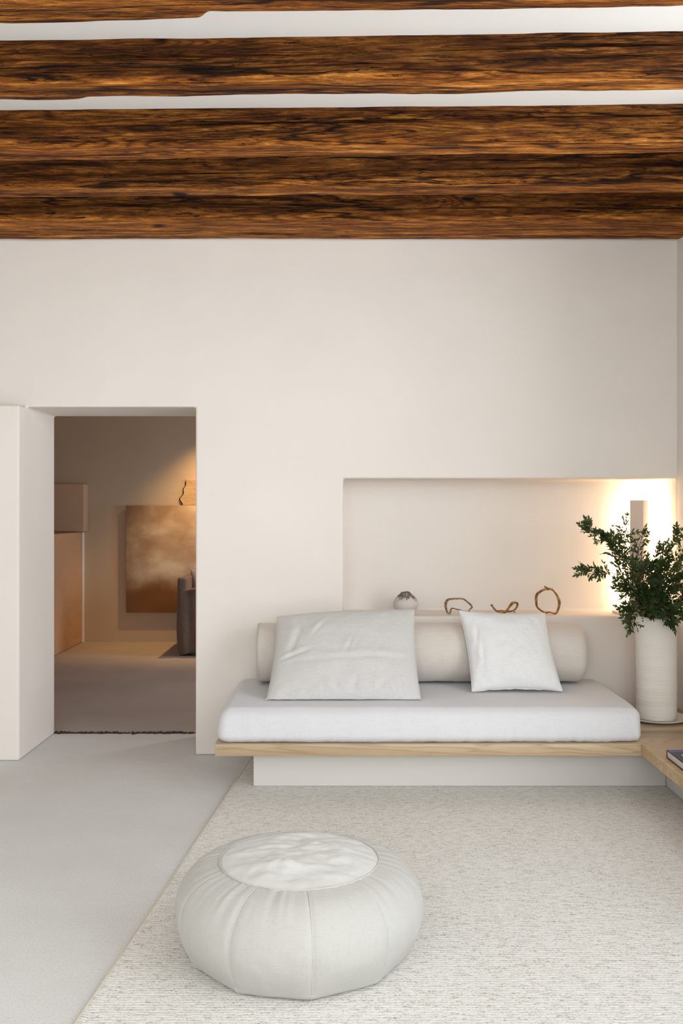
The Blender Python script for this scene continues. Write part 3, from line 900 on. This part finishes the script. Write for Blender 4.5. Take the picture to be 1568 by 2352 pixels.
twig('tall ochre branch bent into a round ring, closest to the glowing lamp',
     [[(1264, 1354, 5.50, .005), (1250, 1356, 5.50, .008), (1240, 1361, 5.50, .008), (1232, 1369, 5.50, .010), (1231, 1384, 5.50, .009), (1234, 1397, 5.50, .007), (1243, 1405, 5.50, .006), (1252, 1409, 5.50, .007), (1262, 1408, 5.50, .005), (1275, 1411, 5.50, .006), (1281, 1402, 5.50, .008), (1284, 1385, 5.51, .010), (1279, 1370, 5.52, .008), (1270, 1358, 5.51, .006), (1262, 1355, 5.50, .006), (1250, 1349, 5.48, .005)],
      [(1255, 1356, 5.50, .006), (1269, 1355, 5.48, .0055)]], TW)

# ------------------------------------------------------------------ book on the bench
book = thing('hardcover_book', 'large maroon hardcover book with dark blue cover lying on the bench arm', 'book', (1.485, 4.29, BT+.001))
MAR = simple('maroon_cloth', (96, 16, 26), .6); PAGE = Mat('page_block', .9, .2)
PAGE.color(PAGE.ramp(PAGE.noise(PAGE.map((2, 2, 900)), 1.0, 2), [(.35, lin((168, 164, 156))), (.55, lin((226, 223, 215)))]))
COVER = simple('dark_cover_print', (58, 62, 74), .35); BLUE = simple('blue_cover_band', (52, 74, 150), .35); WPR = simple('white_print', (230, 230, 226), .5)
def bbox(name, lo, hi, mat, bev=.0008, par=book): return obj(name, add_box(bmesh.new(), lo, hi, bev), mat, par, auto=30)
BWd, BLn, BTk = .25, .32, .036
bbox('back_cover', (0, -BLn, 0), (BWd, 0, .0035), MAR)
fc = bbox('front_cover', (0, -BLn, BTk-.0035), (BWd, 0, BTk), MAR)
bbox('page_block', (.004, -BLn+.004, .0036), (BWd-.004, -.004, BTk-.0036), PAGE)
bbox('cover_print', (.003, -BLn+.003, BTk), (BWd-.003, -.045, BTk+.0006), COVER, 0, fc)
bbox('cover_band', (.003, -.0448, BTk), (BWd-.003, -.003, BTk+.0006), BLUE, 0, fc)
bbox('cover_band_line', (.003, -.030, BTk+.0006), (BWd-.003, -.024, BTk+.0009), simple('light_blue_print', (104, 130, 200), .4), 0, fc)
bbox('cover_lettering', (.036, -.125, BTk+.0006), (.044, -.085, BTk+.0009), WPR, 0, fc)
bbox('binding', (BWd-.003, -BLn, .0036), (BWd, 0, BTk-.0036), MAR)
bbox('head_board', (0.0, -.0035, .0036), (.0035, 0, BTk-.0036), MAR)
book.rotation_euler = (0, 0, math.radians(-.8))

# ------------------------------------------------------------------ next room: canvas, stone patch, sofa
def canvas_mat():
    m = Mat('painted_canvas', .8, .2)
    n1 = m.noise(m.map((1.3, 1, 1.8), loc=(2, 1, 3)), 1.7, 5, .5, .15)
    sp = m.N.new('ShaderNodeSeparateXYZ'); m.L.new(m.tc, sp.inputs[0])
    cl = m.ramp(n1, [(.32, lin((170, 140, 114))), (.46, lin((196, 170, 142))), (.56, lin((220, 202, 176))), (.68, lin((232, 218, 196)))])
    low = m.math('ADD', sp.outputs['Z'], m.math('MULTIPLY', n1, .35))
    g = m.ramp(low, [(.72, (1, 1, 1, 1)), (.98, (0, 0, 0, 1))])
    cl = m.mix(g, cl, m.mix(n1, lin((128, 80, 46)), lin((176, 128, 78))))
    edge = m.math('SUBTRACT', sp.outputs['X'], -2.30)
    cl = m.mix(m.ramp(m.math('ADD', edge, m.math('MULTIPLY', n1, .3)), [(.14, (.8, .8, .8, 1)), (.42, (0, 0, 0, 1))]), cl, lin((140, 108, 84)))
    m.color(cl); m.bump(m.noise(m.map(), 60, 4, .6), .3, .003)
    return m.m
pt = thing('canvas_painting', 'large unframed abstract brown cloudy canvas hanging in the room beyond the doorway', 'painting', (-1.5, 10.06, .9))
obj('canvas', add_box(bmesh.new(), (-2.307, 10.045, .324), (-.70, 10.075, 1.47), .003), canvas_mat(), pt, auto=30)
obj('stretcher_frame', add_box(bmesh.new(), (-2.29, 10.076, .34), (-.72, 10.099, 1.45), .001), simple('raw_stretcher_wood', (150, 120, 84), .8), pt, auto=30)
rebase(pt)
bm = bmesh.new(); random.seed(3); edge = []
zz0, zz1 = 1.475, 1.745
L_ = [(-1.71+.035*noise.noise(Vector((z*14, 1, 1)))+.05*max(0, (z-1.6)/.14), z) for z in [zz0+(zz1-zz0)*i/24 for i in range(25)]]
front = [bm.verts.new((x, 10.078, z)) for x, z in L_]; fr = [bm.verts.new((-1.30, 10.078, z)) for x, z in L_]
bk = [bm.verts.new((x-.006, 10.0995, z)) for x, z in L_]; br_ = [bm.verts.new((-1.30, 10.0995, z)) for x, z in L_]
for i in range(24):
    bm.faces.new((front[i], fr[i], fr[i+1], front[i+1])); bm.faces.new((bk[i], front[i], front[i+1], bk[i+1])); bm.faces.new((br_[i], bk[i], bk[i+1], br_[i+1])); bm.faces.new((fr[i], br_[i], br_[i+1], fr[i+1]))
bm.faces.new((front[-1], fr[-1], br_[-1], bk[-1])); bm.faces.new((front[0], bk[0], br_[0], fr[0]))
struct('trim_3', bm, plaster('raw_stone_patch', (190, 160, 120), (214, 190, 150), 1.0, 1.0), smooth=False)
bm = bmesh.new()
add_tube(bm, [(L_[i][0]-.008+.003*random.random(), 10.094, L_[i][1]) for i in range(0, 24)], [.003+.005*random.random() for _ in range(24)], 5)
struct('trim_4', bm, simple('dark_crack', (60, 42, 26), .9), smooth=False)

sofa = thing('slipcovered_sofa', 'taupe linen slipcovered sofa seen end-on through the doorway', 'sofa', (-1.1, 9.5, 0))
def drape(z0, amp, sx):
    def f(p, n):
        k = max(0, 1-(p.z-z0)/.65)
        d = amp*(.4+k)*noise.noise(Vector((p.x*sx, p.y*sx, p.z*1.6)))+amp*.5*fbm(p.x*5, p.y*5, p.z*4, 2)
        q = p+n*d
        return q
    return f
obj('arm', rounded((-1.575, 9.09, .01), (-.70, 9.27, .655), .02, .018, drape(.0, .034, 13)), L_SOFA, sofa)
obj('arm', rounded((-1.575, 9.92-.12, .01), (-.70, 10.02-.04, .655), .02, .03, drape(.0, .010, 11)), L_SOFA, sofa)
obj('backrest', rounded((-1.590, 9.10, .012), (-1.505, 9.96, .765), .03, .018, drape(.0, .018, 11)), L_SOFA, sofa)
obj('seat', rounded((-1.503, 9.272, .012), (-.68, 9.798, .42), .04, .03, drape(.0, .008, 9)), L_SOFA, sofa)
rebase(sofa)
pillow('sofa_cushion', 'grey cushion with pointed corner on the slipcovered sofa in the far room',
       [px(437, 1308, 9.50), px(520, 1312, 9.62), px(515, 1395, 9.50), px(448, 1397, 9.42)], .06, L_CUSH, 5.0, [], pinch=(.06, .06), N=40)
pillow('sofa_cushion', 'tan cushion tucked behind the grey one on the slipcovered sofa in the far room',
       [px(427, 1333, 9.64), px(470, 1326, 9.74), px(470, 1388, 9.69), px(429, 1388, 9.62)], .05, L_GOLD, 6.0, [], pinch=(.05, .05), N=40)
